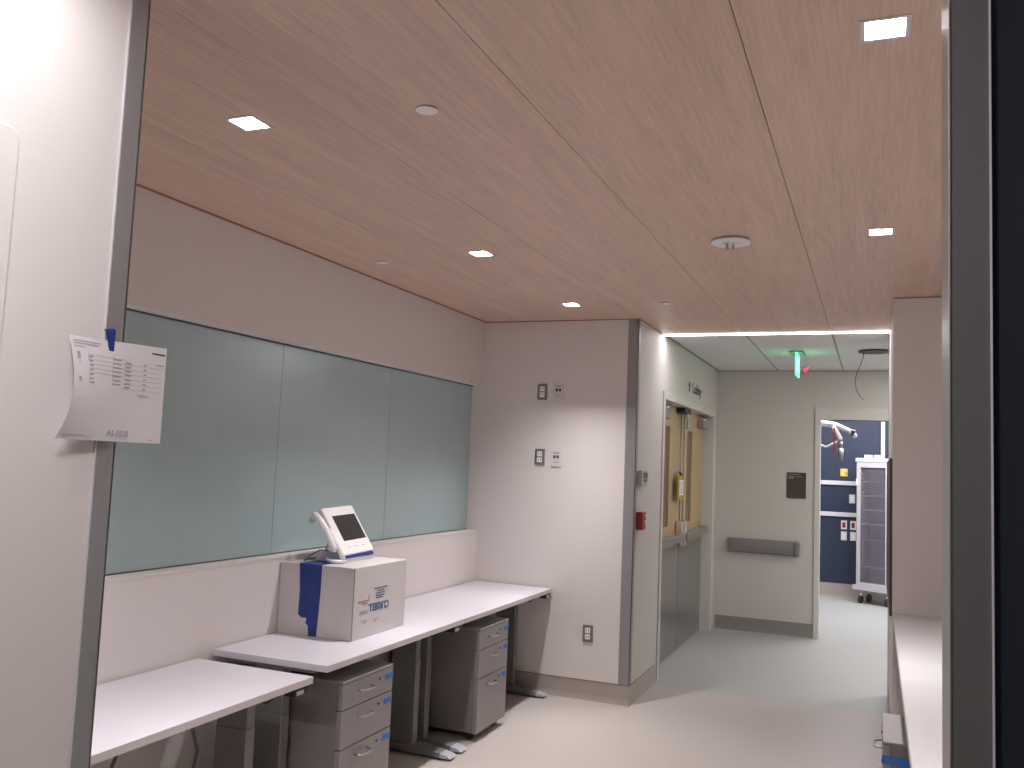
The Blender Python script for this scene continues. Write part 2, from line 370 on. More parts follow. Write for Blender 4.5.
# ================================================================ double door in the hallway left wall
YD0, YD1, ZD = 6.92, 9.20, 2.165
fr = empty('door_frame', (XC, YD0, 0), 'cream painted frame around the wooden double door', 'door frame', kind='structure')
struct('jamb', bx(XC-0.20, XC+0.012, YD0-0.06, YD0, 0, ZD+0.06, bev=0.002), M['frame'], fr)
struct('jamb', bx(XC-0.20, XC+0.012, YD1, YD1+0.06, 0, ZD+0.06, bev=0.002), M['frame'], fr)
struct('frame_head', bx(XC-0.20, XC+0.012, YD0, YD1, ZD, ZD+0.06, bev=0.002), M['frame'], fr)
YM = 8.06; xd = XC-0.10
def leaf(y0, y1, vy0, vy1, lab, hinge):
    e = empty('door_'+('1' if hinge == 'near' else '2'), (xd, y0, 0), lab, 'door', 'leaves of the hallway double door', 'structure')
    struct('panel', bx(xd-0.045, xd, y0, vy0, 0.93, ZD-0.004).box(xd-0.045, xd, vy1, y1, 0.93, ZD-0.004).box(xd-0.045, xd, vy0, vy1, 0.93, 1.12).box(xd-0.045, xd, vy0, vy1, 1.98, ZD-0.004).box(xd-0.045, xd, y0, y1, 0.008, 0.93), M['door'], e)
    struct('vision_pane', bx(xd-0.03, xd-0.012, vy0, vy1, 1.12, 1.98), M['doorpane'], e)
    struct('kick_plate', bx(xd-0.001, xd+0.003, y0+0.004, y1-0.004, 0.012, 0.93), M['kick'], e, label='stainless steel kick plate over the lower door')
    b = struct('push_bar', bx(xd+0.045, xd+0.085, y0+0.06, y1-0.05, 0.985, 1.05, bev=0.006), M['steel'], e, label='grey metal push bar across the leaf')
    struct('bar_bracket', bx(xd, xd+0.06, y0+0.05, y0+0.13, 0.975, 1.06, bev=0.004), M['steelm'], b)
    struct('bar_bracket', bx(xd, xd+0.06, y1-0.13, y1-0.04, 0.975, 1.06, bev=0.004), M['steelm'], b)
    ys_ = y1-0.10 if hinge == 'near' else y0+0.02
    struct('latch_rod', MB().cyl((xd+0.03, ys_, 1.06), (xd+0.03, ys_, ZD-0.05), 0.006), M['steelm'], e)
    struct('latch_case', bx(xd, xd+0.07, ys_-0.035, ys_+0.035, 0.93, 1.16, bev=0.012), M['chrome'], e, label='bright chrome latch case')
    cy = y0+0.12 if hinge == 'near' else y1-0.34
    c = struct('door_closer', bx(xd, xd+0.07, cy, cy+0.30, 2.03, 2.11, bev=0.01), M['steelm'], e)
    struct('closer_arm', MB().tube([(xd+0.04, cy+0.05, 2.115), (xd+0.09, cy+0.2, 2.125), (xd+0.03, cy+0.33, 2.14)], 0.009), M['chrome'], c)
    return e
d1 = leaf(YD0+0.003, YM-0.003, 7.34, 7.62, 'near leaf of the hallway double door, wood over stainless steel', 'near')
d2 = leaf(YM+0.003, YD1-0.003, 8.38, 8.62, 'far leaf of the hallway double door, wood over stainless steel', 'far')
struct('top_strike', bx(xd, xd+0.08, 7.85, 8.12, 2.115, 2.16, bev=0.006), M['black'], d1, label='black latch block at the head')
struct('wire_loop', MB().tube([(xd+0.07, 8.0+0.05*math.sin(t*0.5), 2.12-0.028*t) for t in range(6)], 0.014), M['silver'], d1, label='grey armoured cable loop')
tg = empty('hanging_tag', (xd+0.05, 7.98, 1.56), 'yellow hanging tag with white label tied to the door rod', 'tag')
bx(xd+0.045, xd+0.055, 7.76, 8.02, 1.345, 1.56, bev=0.003).build('card', M['ytag'], tg)
bx(xd+0.0552, xd+0.0572, 7.80, 7.97, 1.385, 1.52).build('label_patch', M['paper'], tg)
for z in (1.50, 1.48, 1.45, 1.43, 1.41): bx(xd+0.0572, xd+0.0577, 7.815, 7.955, z-0.004, z+0.002).build('text_line', M['inkg'], tg)
MB().tube([(xd+0.05, 7.87, 1.555), (xd+0.03, 7.90, 1.59), (xd+0.03, 7.94, 1.59), (xd+0.05, 7.95, 1.555)], 0.006).build('tie', M['black'], tg)

# wall lettering above the double door
lo = empty('wall_lettering', (XC, 7.9, 2.32), 'dark lettering reading Lobby beside an arrow, above the double door', 'sign')
text('word', 'Lobby', 0.125, (XC+0.001, 8.06, 2.315), (0, 1, 0), (0, 0, 1), M['signink'], lo, sx=1.40, depth=0.001, bold=0.0035)
MB().prism([(XC+0.0005, 7.900, 2.31), (XC+0.0005, 7.940, 2.31), (XC+0.0005, 7.940, 2.36), (XC+0.0005, 7.970, 2.36), (XC+0.0005, 7.920, 2.405), (XC+0.0005, 7.870, 2.36), (XC+0.0005, 7.900, 2.36)], (0.002, 0, 0)).build('arrow', M['signink'], lo)

# ================================================================ glass boards in the recess
gb = empty('glass_board', (XL-0.08, 3.7, 1.11), 'wide grey-green back-painted glass board recessed above the desks', 'glass board')
gs = [YN+0.01, 2.628, 3.732, 4.838, YA-0.004]
for a, b in zip(gs[:-1], gs[1:]):
    bx(XL-0.099, XL-0.088, a+0.0015, b-0.0015, 1.112, 2.176, bev=0.001).build('glass_panel', M['glass'], gb)
bx(XL-0.099, XL-0.083, YN+0.01, YA-0.004, 1.1075, 1.113).build('edge_channel', M['channel'], gb)
bx(XL-0.099, XL-0.083, YN+0.01, YA-0.004, 2.172, 2.1805).build('edge_channel', M['channel'], gb)

# ================================================================ desks
def make_desk(y0, y1, z, label, hs=True):
    e = empty('desk', (-2.42, (y0+y1)/2, 0), label, 'desk', 'white height-adjustable desks along the left wall')
    bx(XL+0.012, -2.118, y0, y1, z-0.029, z-0.0004, bev=0.002).build('desktop', M['desk'], e)
    bx(-2.1185, -2.1165, y0+0.001, y1-0.001, z-0.028, z-0.0015).build('edge_band', M['deskedge'], e)
    bx(-2.55, -2.33, y0+0.12, y1-0.12, z-0.07, z-0.03, bev=0.003).build('crossbeam', M['leg'], e)
    for yl in (y0+0.045, y1-0.085):
        l = bx(-2.50, -2.345, yl-0.028, yl+0.028, 0.05, 0.50, bev=0.004).build('leg', M['leg'], e)
        bx(-2.498, -2.347, yl-0.026, yl+0.026, 0.50, z-0.03, bev=0.003).build('inner_stage', M['leg'], l)
        bx(-2.66, -2.20, yl-0.03, yl+0.03, z-0.045, z-0.03).build('top_bracket', M['leg'], l)
        f = MB().prism([(-2.69, yl-0.04, 0.012), (-2.69, yl-0.04, 0.035), (-2.55, yl-0.04, 0.055), (-2.30, yl-0.04, 0.055), (-2.17, yl-0.04, 0.036), (-2.17, yl-0.04, 0.012)], (0, 0.08, 0)).build('foot', M['leg'], l)
        MB().prism([(-2.17, yl-0.04, 0.012), (-2.17, yl-0.04, 0.036), (-2.125, yl-0.038, 0.026), (-2.108, yl-0.034, 0.012)], (0, 0.08, 0)).build('foot_cap', M['silver'], l)
        for xl_ in (-2.66, -2.19): MB().cyl((xl_, yl, 0), (xl_, yl, 0.013), 0.02).build('leveller', M['black'], l)
    if hs:
        h = bx(-2.175, -2.120, y1-0.115, y1-0.02, z-0.062, z-0.03, bev=0.006).build('hand_control', M['black'], e)
        bx(-2.121, -2.118, y1-0.105, y1-0.06, z-0.055, z-0.04).build('button_strip', M['silver'], h)
        MB().tube([(-2.18, y1-0.12, z-0.045), (-2.22, y1-0.16, z-0.085), (-2.30, y1-0.2, z-0.06), (-2.36, y1-0.2, z-0.075)], 0.004).build('cord', M['black'], h)
    return e
D1 = make_desk(1.66, 3.135, 0.718, 'nearest white desk, slightly lower, beside the near wall end')
D2 = make_desk(3.235, 4.573, 0.74, 'middle white desk carrying the white cardboard box')
D3 = make_desk(4.577, 6.035, 0.7395, 'farthest white desk, running into the alcove end wall')
cb = MB().tube([(-2.69, 2.62, 0.30), (-2.66, 2.70, 0.52), (-2.60, 2.82, 0.62), (-2.56, 2.92, 0.58), (-2.55, 2.98, 0.40), (-2.58, 2.96, 0.15), (-2.62, 2.9, 0.0075), (-2.60, 2.7, 0.0075)], 0.007).build('power_cable', M['cord'])
tag(cb, 'grey power cable looping under the nearest desk', 'cable')
cb = MB().tube([(-2.13, 1.93, 0.675), (-2.10, 1.99, 0.672), (-2.11, 2.05, 0.655), (-2.16, 2.08, 0.60), (-2.3, 2.06, 0.5), (-2.5, 2.0, 0.45), (-2.72, 2.0, 0.4)], 0.005).build('control_cable', M['black'])
tag(cb, 'black cable dangling from the front edge of the nearest desk', 'cable')

# ================================================================ pedestals
def make_ped(xf, y0, sgn, label, group):
    """front at xf, facing sgn in X; body 0.43 wide in Y from y0"""
    y1 = y0+0.43; X = lambda a: xf - sgn*a
    e = empty('file_pedestal', (X(0.28), y0+0.215, 0), label, 'file cabinet', group)
    def b2(a0, a1, *r, **k): return bx(min(X(a0), X(a1)), max(X(a0), X(a1)), *r, **k)
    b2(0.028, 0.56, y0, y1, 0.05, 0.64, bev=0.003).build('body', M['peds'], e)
    b2(0.0, 0.56, y0-0.001, y1+0.001, 0.632, 0.643, bev=0.002).build('top', M['ped'], e)
    for za, zb in ((0.522, 0.630), (0.356, 0.518), (0.048, 0.352)):
        d = b2(0.0, 0.027, y0, y1, za, zb, bev=0.002).build('drawer', M['ped'], e)
        hy, hz = y0+0.18, zb-0.045
        P = [(X(-0.0), hy-0.055, hz), (X(-0.024), hy-0.050, hz-0.002), (X(-0.032), hy-0.03, hz-0.003), (X(-0.032), hy+0.03, hz-0.003), (X(-0.024), hy+0.050, hz-0.002), (X(0), hy+0.055, hz)]
        MB().tube(P, 0.004).build('handle', M['steel'], d)
        MB().cyl((X(-0.004), y1-0.125, hz+0.012), (X(0.004), y1-0.125, hz+0.012), 0.006).build('lock', M['black'], d)
        tt = b2(-0.0012, 0.0, y1-0.072, y1+0.0008, hz-0.004, hz+0.020).build('tape_strip', M['tapel'], d); tt['label'] = 'strip of blue masking tape'
    for yy in (y0+0.05, y1-0.05):
        for a in (0.06, 0.50):
            MB().cyl((X(a), yy-0.012, 0.025), (X(a), yy+0.012, 0.025), 0.025).build('caster', M['black'], e)
    return e
GP = 'grey three-drawer pedestals with blue tape on the drawers'
PA = make_ped(-2.12, 3.37, 1, 'grey three-drawer pedestal under the middle desk, below the cardboard box', GP)
PB = make_ped(-2.12, 4.81, 1, 'grey three-drawer pedestal under the farthest desk', GP)
PC = make_ped(0.032, 3.69, -1, 'grey pedestal under the white counter on the right', GP)
st = bx(0.028, 0.20, 3.6885, 3.69, 0.562, 0.592).build('side_tape', M['tapel'], PC); st['label'] = 'blue tape wrapped onto the side'

# ================================================================ white counter on the right
ct = empty('counter', (0.7, 3.5, 0), 'long white solid-surface counter along the right alcove', 'counter')
bx(XR, XQ-0.022, YN+0.001, YR-0.001, 0.822, 0.857, bev=0.003).build('countertop', M['counter'], ct)
bx(XR-0.0015, XR, YN+0.002, YR-0.002, 0.824, 0.852).build('front_edge', M['counteredge'], ct)
for yy in (2.2, 4.9):
    bx(0.55, XQ-0.03, yy, yy+0.04, 0.0, 0.82).build('support_panel', M['wall'], ct)

# ================================================================ box on the desk
bxo = empty('cardboard_box', (-2.51, 3.96, 0.74), 'white cardboard box with blue tape, standing upside down on the middle desk', 'box')
X0, X1, Y0, Y1, Z0, Z1 = -2.726, -2.297, 3.697, 4.205, 0.7402, 1.083
bx(X0, X1, Y0, Y1, Z0, Z1-0.004, bev=0.002).build('carton', M['carton'], bxo)
bx(X0, (X0+X1)/2-0.001, Y0, Y1, Z1-0.004, Z1, bev=0.001).build('flap', M['carton'], bxo)
bx((X0+X1)/2+0.001, X1, Y0, Y1, Z1-0.004, Z1, bev=0.001).build('flap', M['carton'], bxo)
bx(X1-0.003, X1+0.0008, Y0-0.0008, Y0+0.0035, Z0, Z1).build('corner_seam', M['cartonedge'], bxo)
xf = X1
t = text('printed_name', 'CURBELL', 0.052, (xf+0.0008, 4.035, 0.895), (0, -1, 0), (0, 0, -1), M['ink'], bxo, sx=0.92, sy=0.95, bold=0.0022); t['label'] = 'bold blue printed name, upside down'
for yc, z, wd in ((3.95, 0.968, 0.13), (3.945, 0.956, 0.07), (3.945, 0.944, 0.09), (3.945, 0.932, 0.085), (3.94, 0.921, 0.07)):
    bx(xf+0.0004, xf+0.0010, yc-wd/2, yc+wd/2, z-0.004, z+0.002).build('text_line', M['ink'], bxo)
for yc, z, wd, mm in ((3.79, 0.918, 0.10, 'redink'), (3.80, 0.906, 0.05, 'redink'), (3.795, 0.868, 0.07, 'inkg'), (3.795, 0.858, 0.07, 'inkg'), (3.80, 0.822, 0.055, 'inkg'), (3.81, 0.812, 0.03, 'inkg'), (3.915, 0.818, 0.05, 'inkg'), (3.905, 0.809, 0.03, 'inkg')):
    bx(xf+0.0004, xf+0.0010, yc-wd/2, yc+wd/2, z-0.004, z+0.003).build('text_line', M[mm], bxo)
bx(xf+0.0004, xf+0.0010, 3.835, 3.84, 0.918, 0.945).build('text_line', M['redink'], bxo)
tp = MB().prism([(-2.613, Y0-0.0012, Z1), (-2.483, Y0-0.0012, Z1), (-2.484, Y0-0.0012, 0.95), (-2.495, Y0-0.0012, 0.742), (-2.542, Y0-0.0012, 0.742), (-2.546, Y0-0.0012, 0.79), (-2.560, Y0-0.0012, 0.80), (-2.556, Y0-0.0012, 0.826), (-2.585, Y0-0.0012, 0.824), (-2.606, Y0-0.0012, 0.838), (-2.604, Y0-0.0012, 0.95)], (0, 0.0012, 0))
tp.build('tape', M['tape'], bxo)['label'] = 'wide blue tape hanging down the side in a ragged end'
MB().prism([(-2.613, Y0-0.001, Z1+0.0002), (-2.483, Y0-0.001, Z1+0.0002), (-2.478, 3.86, Z1+0.0002), (-2.55, 4.05, Z1+0.0002), (-2.66, 4.05, Z1+0.0002), (-2.62, 3.86, Z1+0.0002)], (0, 0, 0.0012)).build('tape', M['tape'], bxo)
MB().prism([(-2.604, Y0-0.0026, 0.95), (-2.57, Y0-0.0026, 0.96), (-2.552, Y0-0.0026, 0.83), (-2.573, Y0-0.0026, 0.829)], (0, 0.0013, 0)).build('tape', M['tape'], bxo)

# ================================================================ desk phone with a screen
ph = empty('desk_phone', (-2.55, 4.12, 1.083), 'white touchscreen telephone with a corded handset on the cardboard box', 'telephone')
BL, BR, TL = Vector((-2.45, 3.842, 1.122)), Vector((-2.452, 4.125, 1.130)), Vector((-2.60, 3.843, 1.348))
u = (BR-BL).normalized(); v = (TL-BL); v = (v-u*v.dot(u)).normalized(); n = u.cross(v)
PM = Matrix.Identity(4)
for i, a in enumerate((u, v, n)): PM[0][i], PM[1][i], PM[2][i] = a
PM.translation = BL
W_, H_ = 0.286, 0.272
MB().box(0, W_, 0, H_, -0.026, 0, bev=0.008, mx=PM).build('housing', M['white'], ph)
MB().box(0.052, W_-0.022, 0.075, H_-0.052, -0.002, 0.0012, bev=0.001, mx=PM).build('screen', M['screen'], ph)
for k in (0.06, 0.125, 0.19): MB().box(k, k+0.024, 0.036, 0.041, -0.001, 0.0008, mx=PM).build('button', M['bin'], ph)
MB().prism([(-2.455, 3.852, 1.0845), (-2.60, 3.852, 1.0845), (-2.60, 3.852, 1.10), (-2.545, 3.852, 1.215), (-2.475, 3.852, 1.112), (-2.455, 3.852, 1.104)], (0, 0.268, 0)).build('stand', M['bin'], ph)
MB().prism([(-2.453, 3.85, 1.104), (-2.475, 3.85, 1.104), (-2.478, 3.85, 1.119), (-2.456, 3.85, 1.116)], (0, 0.272, 0.004)).build('blue_strip', M['tape'], ph)['label'] = 'blue strip under the screen edge'  # blue strip along the lower screen edge
MB().tube([(-2.535, 3.822, 1.245), (-2.50, 3.822, 1.195), (-2.465, 3.822, 1.14), (-2.445, 3.824, 1.10)], [0.011, 0.013, 0.014, 0.012], seg=10).build('cradle', M['white'], ph)
MB().tube([(-2.440, 3.832, 1.096), (-2.455, 3.805, 1.094), (-2.49, 3.785, 1.094), (-2.52, 3.79, 1.10)], 0.009, seg=8).build('cradle_hook', M['white'], ph)
hs_ = MB().tube([(-2.622, 3.793, 1.315), (-2.606, 3.793, 1.316), (-2.575, 3.791, 1.292), (-2.535, 3.79, 1.245), (-2.507, 3.79, 1.195), (-2.488, 3.795, 1.155), (-2.487, 3.797, 1.140)],
     [0.012, 0.016, 0.016, 0.0165, 0.0175, 0.017, 0.012], seg=12).build('handset', M['white'], ph)
MB().cyl((-2.612, 3.793, 1.308), (-2.628, 3.790, 1.278), 0.017, r2=0.014).build('earpiece', M['bin'], hs_)
MB().cyl((-2.492, 3.797, 1.160), (-2.512, 3.797, 1.150), 0.015, r2=0.013).build('mouthpiece', M['white'], hs_)
cp = [Vector(p) for p in ((-2.51, 3.795, 1.145), (-2.56, 3.785, 1.145), (-2.60, 3.77, 1.12), (-2.63, 3.76, 1.0895), (-2.66, 3.80, 1.0895), (-2.66, 3.90, 1.0895))]
MB().tube(cp, 0.0035, seg=6).build('cord', M['cord'], ph)

# ================================================================ taped paper
pp = empty('taped_notice', (XC+0.01, 1.45, 1.84), 'curling white printed notice taped over the near left corner guard', 'notice')
def sheet(y0, y1, zb, zt, name, m, off=0.0, parent=pp, ny=16, nz=12):
    mb = MB(); bm = mb.bm; g = []
    for j in range(nz+1):
        tz = j/nz; z = zb(0)*(1-tz)+zt(0)*tz; row = []
        for i in range(ny+1):
            ty = i/ny; y = y0+(y1-y0)*ty
            s_ = (y-1.32)/0.27
            z2 = (zb(s_)*(1-tz)+zt(s_)*tz)
            row.append(bm.verts.new(curl(y, z2, off)))
        g.append(row)
    for j in range(nz):
        for i in range(ny):
            f = bm.faces.new([g[j][i], g[j][i+1], g[j+1][i+1], g[j+1][i]]); f.smooth = True
    o = mb.build(name, m, parent); md = o.modifiers.new('thickness', 'SOLIDIFY'); md.thickness = 0.0003; md.use_rim = False; return o
def curl(y, z, off=0.0):
    s_ = (y-1.32)/0.27; d_ = max(0, (1.845-z)/0.21); e_ = max(0, 1-s_*1.5)
    out = 0.009 + 0.030*math.sin(d_*math.pi*0.8)*e_**1.3 + 0.003*s_ + 0.002*d_
    yy = y + 0.004 - 0.030*d_**3.0*e_ - 0.002*d_
    return Vector((XC+out+off, yy, z))
zt = lambda s: 1.848+0.006*s; zb = lambda s: 1.634-0.002*s
sheet(1.322, 1.590, zb, zt, 'sheet', M['paper'])
def patch(y0, y1, z0, z1, m, name='text_line'):
    mb = MB(); n_ = 4
    r0 = [mb.bm.verts.new(curl(y0+(y1-y0)*i/n_, z0, 0.0009)) for i in range(n_+1)]
    r1 = [mb.bm.verts.new(curl(y0+(y1-y0)*i/n_, z1, 0.0009)) for i in range(n_+1)]
    for i in range(n_): mb.bm.faces.new([r0[i], r0[i+1], r1[i+1], r1[i]])
    return mb.build(name, m, pp)
for a in ((1.330, 1.400, 1.838, 1.8402), (1.330, 1.395, 1.833, 1.8352), (1.330, 1.358, 1.8265, 1.828)): patch(*a, M['inkg'])
patch(1.545, 1.585, 1.8355, 1.8388, M['signink']); patch(1.560, 1.583, 1.8105, 1.813, M['inkg'])
for z in (1.812, 1.802, 1.793, 1.784, 1.775): patch(1.365, 1.47, z, z+0.0008, M['inkg'])
for z in (1.807, 1.798, 1.789, 1.780, 1.77, 1.761, 1.753):
    patch(1.366, 1.376+0.004*random.random(), z, z+0.003, M['inkg']); patch(1.434, 1.458, z+0.002, z+0.005, M['inkg']); patch(1.470, 1.488, z-0.002, z+0.001, M['inkg'])
for z in (1.803, 1.792, 1.781, 1.770, 1.759, 1.748): patch(1.465, 1.580, z, z+0.0007, M['inkg']); patch(1.524, 1.532, z+0.003, z+0.006, M['inkg'])
patch(1.365, 1.3658, 1.753, 1.82, M['inkg']); patch(1.434, 1.4347, 1.753, 1.82, M['inkg'])
patch(1.334, 1.343, 1.801, 1.816, M['inkg']); patch(1.337, 1.341, 1.792, 1.795, M['inkg']); patch(1.335, 1.342, 1.755, 1.764, M['inkg'])
patch(1.51, 1.54, 1.738, 1.7395, M['inkg']); patch(1.515, 1.545, 1.735, 1.7362, M['inkg'])
for a in ((1.33, 1.385, 1.643, 1.644), (1.33, 1.405, 1.6405, 1.6415), (1.555, 1.565, 1.6385, 1.640)): patch(*a, M['inkg'])
c0 = curl(1.46, 1.652)
t = text('printed_number', 'A1-1010', 0.0185, (c0.x+0.0022, 1.4325, 1.6445), (0, 1, 0), (0, 0, 1), M['inkg'], pp, sx=0.90, depth=0.0002, bold=0.0006)
ta = curl(1.42, 1.846).x
MB().prism([(ta+0.0012, 1.4155, 1.870), (ta+0.0012, 1.4410, 1.8745), (ta+0.0016, 1.4400, 1.8275), (ta+0.0016, 1.4265, 1.8275)], (0.0006, 0, 0)).build('tape', M['tape'], pp)['label'] = 'short piece of blue tape'
MB().prism([(XC+0.0038, 1.4155, 1.873), (XC+0.0038, 1.441, 1.8775), (ta+0.0016, 1.441, 1.8745), (ta+0.0016, 1.4155, 1.870)], (0, 0, 0.0008)).build('tape', M['tape'], pp)

# ================================================================ outlets on the alcove end wall
def outlet(x, z, label, kind, y=YA):
    e = empty('power_outlet' if kind == 'power' else 'data_outlet', (x, y, z), label, 'outlet', 'outlets on the alcove end wall' if y == YA else 'outlets on the navy wall')
    m = {'power': 'plate', 'data': 'dataplate', 'red': 'paper', 'white': 'paper'}[kind]
    bx(x-0.037, x+0.037, y-0.008, y-0.0003, z-0.058, z+0.058, bev=0.002).build('cover_plate', M[m], e)
    if kind == 'power':
        for dz in (-0.022, 0.022):
            s_ = bx(x-0.019, x+0.019, y-0.011, y-0.008, z+dz-0.018, z+dz+0.018, bev=0.0014).build('socket', M['white'], e)
            bx(x-0.009, x-0.006, y-0.0115, y-0.011, z+dz-0.004, z+dz+0.008).box(x+0.006, x+0.009, y-0.0115, y-0.011, z+dz-0.004, z+dz+0.008).build('slots', M['black'], s_)
    elif kind == 'data':
        for dx in (-0.012, 0.012):
            bx(x+dx-0.008, x+dx+0.008, y-0.0095, y-0.008, z+0.002, z+0.024).build('port', M['blueport'], e)
        bx(x-0.02, x+0.02, y-0.0088, y-0.008, z+0.036, z+0.044).build('label_strip', M['redink'], e)
        bx(x-0.02, x+0.02, y-0.0088, y-0.008, z-0.030, z-0.024).build('label_strip', M['inkg'], e)
    elif kind == 'red':
        bx(x-0.02, x+0.02, y-0.011, y-0.008, z-0.035, z+0.035, bev=0.001).build('socket', M['red'], e)
    else:
        bx(x-0.02, x+0.02, y-0.011, y-0.008, z-0.035, z+0.035, bev=0.001).build('socket', M['white'], e)
outlet(-2.253, 2.138, 'steel power outlet plate, upper left on the alcove end wall', 'power')
outlet(-2.128, 2.140, 'white data outlet with blue ports, upper right of the pair high on the end wall', 'data')
outlet(-2.254, 1.664, 'steel power outlet plate in the lower pair at mid height on the end wall', 'power')
outlet(-2.127, 1.656, 'white data outlet with blue ports in the lower pair at mid height', 'data')
outlet(-1.847, 0.451, 'steel power outlet low on the alcove end wall near the corner guard', 'power')

# ================================================================ reader and alarm by the double door
rd = empty('access_reader', (XC, 6.2, 1.54), 'grey wall box with green and red display beside the corner guard', 'card reader')
bx(XC+0.0005, XC+0.035, 6.11, 6.285, 1.490, 1.597, bev=0.004).build('case', M['silver'], rd)
bx(XC+0.035, XC+0.038, 6.16, 6.275, 1.542, 1.583, bev=0.001).build('display', M['greenled'], rd)
bx(XC+0.035, XC+0.038, 6.17, 6.265, 1.516, 1.537, bev=0.001).build('indicator', M['redside'], rd)
fa = empty('fire_alarm_pull', (XC, 6.2, 1.24), 'red fire alarm pull station on the wall left of the double door', 'fire alarm')
bx(XC+0.0005, XC+0.045, 6.12, 6.225, 1.182, 1.306, bev=0.005).build('case', M['red'], fa)
bx(XC+0.045, XC+0.055, 6.17, 6.21, 1.222, 1.25, bev=0.002).build('pull_handle', M['white'], fa)
bx(XC+0.045, XC+0.0465, 6.17, 6.215, 1.277, 1.287).build('lettering_strip', M['white'], fa)

# ================================================================ back wall items
pl = empty('room_plaque', (-0.737, YH, 1.5), 'dark brown room plaque on the back wall left of the doorway', 'sign')
bx(-0.829, -0.645, YH-0.012, YH-0.0003, 1.368, 1.628, bev=0.003).build('plate', M['plaque'], pl)
for a in ((-0.812, -0.79, 1.565, 1.592), (-0.785, -0.765, 1.565, 1.592), (-0.81, -0.70, 1.603, 1.612), (-0.75, -0.69, 1.58, 1.588)):
    bx(a[0], a[1], YH-0.0135, YH-0.012, a[2], a[3]).build('print', M['plaquel'], pl)
cr = empty('crash_rail', (-1.05, YH, 0.86), 'short grey bumper rail on the hallway back wall', 'bumper rail')
MB().prism([(-1.375, YH-0.001, 0.79), (-1.375, YH-0.03, 0.79), (-1.375, YH-0.055, 0.81), (-1.375, YH-0.06, 0.86), (-1.375, YH-0.055, 0.915), (-1.375, YH-0.03, 0.933), (-1.375, YH-0.001, 0.933)], (0.62, 0, 0)).build('rail_cover', M['grey'], cr)
for a, b in ((-1.408, -1.374), (-0.756, -0.697)):
    bx(a, b, YH-0.062, YH-0.001, 0.787, 0.936, bev=0.02).build('end_cap', M['grey'], cr)

# ================================================================ ceiling devices
def disc(name, x, y, r, h, label, cat, m=None, parent=None):
    e = empty(name, (x, y, C), label, cat)
    MB().cyl((x, y, C-h), (x, y, C-h*0.35), r*0.985, seg=32).build('cover', M['white'], e)
    MB().cyl((x, y, C-h*0.4), (x, y, C-0.0003), r*0.8, seg=24).build('ring', M['dark'] if h < 0.012 else M['white'], e)
    return e
disc('sprinkler_cover', -1.245, 2.262, 0.034, 0.006, 'plain white round cover nearest the front of the wood ceiling', 'sprinkler cover')
disc('sprinkler_cover', -2.46, 4.058, 0.032, 0.006, 'small white round cover on the wood ceiling beside the left alcove wall', 'sprinkler cover')
disc('sprinkler_cover', -1.232, 5.486, 0.032, 0.006, 'small round cover on the wood ceiling in front of the corridor light strip', 'sprinkler cover')
e = disc('smoke_detector', -0.612, 4.01, 0.088, 0.014, 'wide white ceiling detector with two small prongs in mid ceiling', 'smoke detector')
MB().cyl((-0.612, 4.01, C-0.022), (-0.612, 4.01, C-0.013), 0.035, seg=24).build('dome', M['white'], e)
for dx in (-0.012, 0.014):
    MB().cyl((-0.612+dx, 3.99, C-0.05), (-0.612+dx, 3.99, C-0.021), 0.007, r2=0.005).build('prong', M['silver'], e)

GL = 'square recessed downlights in the wood ceiling'
LAB = ['recessed square downlight nearest on the left, above the alcove', 'recessed square downlight in the middle of the left row', 'recessed square downlight closest to the alcove end wall',
       'largest recessed downlight, at the top right of the view', 'recessed square downlight farther along on the right']
for (x, y), lab in zip(LIGHTS, LAB):
    e = empty('downlight', (x, y, C), lab, 'ceiling light', GL)
    h = HS-0.0005; g = MB(); dz = 0.105
    g.box(x-h, x-h+0.012, y-h, y+h, C-0.002, C+dz).box(x+h-0.012, x+h, y-h, y+h, C-0.002, C+dz).box(x-h+0.012, x+h-0.012, y-h, y-h+0.012, C-0.002, C+dz).box(x-h+0.012, x+h-0.012, y+h-0.012, y+h, C-0.002, C+dz)
    g.build('trim_frame', M['trimring'], e)
    bx(x-h+0.012, x+h-0.012, y-h+0.012, y+h-0.012, C+0.090, C+dz).build('lens', M['lens'], e)
    a = area('downlight_lamp', (x, y, C+0.088), 0.080, 0.080, DOWN_W, DOWN_C, 150); a.parent = e; a.matrix_parent_inverse = e.matrix_world.inverted()

# linear light across the corridor
le = empty('linear_light', ((XC+XR)/2, YLED+0.02, C), 'bright linear light strip across the corridor ceiling between wood and tiles', 'ceiling light')
bx(XC+0.001, XR-0.001, YLED-0.018, YLED-0.012, C-0.003, C+0.05).box(XC+0.001, XR-0.001, YLED+0.052, YLED+0.058, C-0.003, C+0.05).box(XC+0.001, XR-0.001, YLED-0.012, YLED+0.052, C+0.03, C+0.05).build('channel', M['trimring'], le)
bx(XC+0.002, XR-0.002, YLED-0.0115, YLED+0.0515, C-0.009, C+0.012).build('lens', M['ledlens'], le)
a = area('linear_lamp', ((XC+XR)/2, YLED+0.02, C-0.0095), XR-XC-0.01, 0.06, LED_W, LED_C, 180); a.parent = le; a.matrix_parent_inverse = le.matrix_world.inverted()

e = empty('ceiling_lamp', (-0.80, 0.55, C), 'unseen square fill lamp added over the near corridor, above the view', 'ceiling light')  # unseen lamp, added to lift the light on the near left wall
bx(-0.95, -0.65, 0.40, 0.70, C-0.012, C-0.0005).build('lamp_body', M['lens'], e)
a = area('fill_lamp', (-0.80, 0.55, C-0.014), 0.28, 0.28, FILL_W, DOWN_C, 180); a.parent = e; a.matrix_parent_inverse = e.matrix_world.inverted()
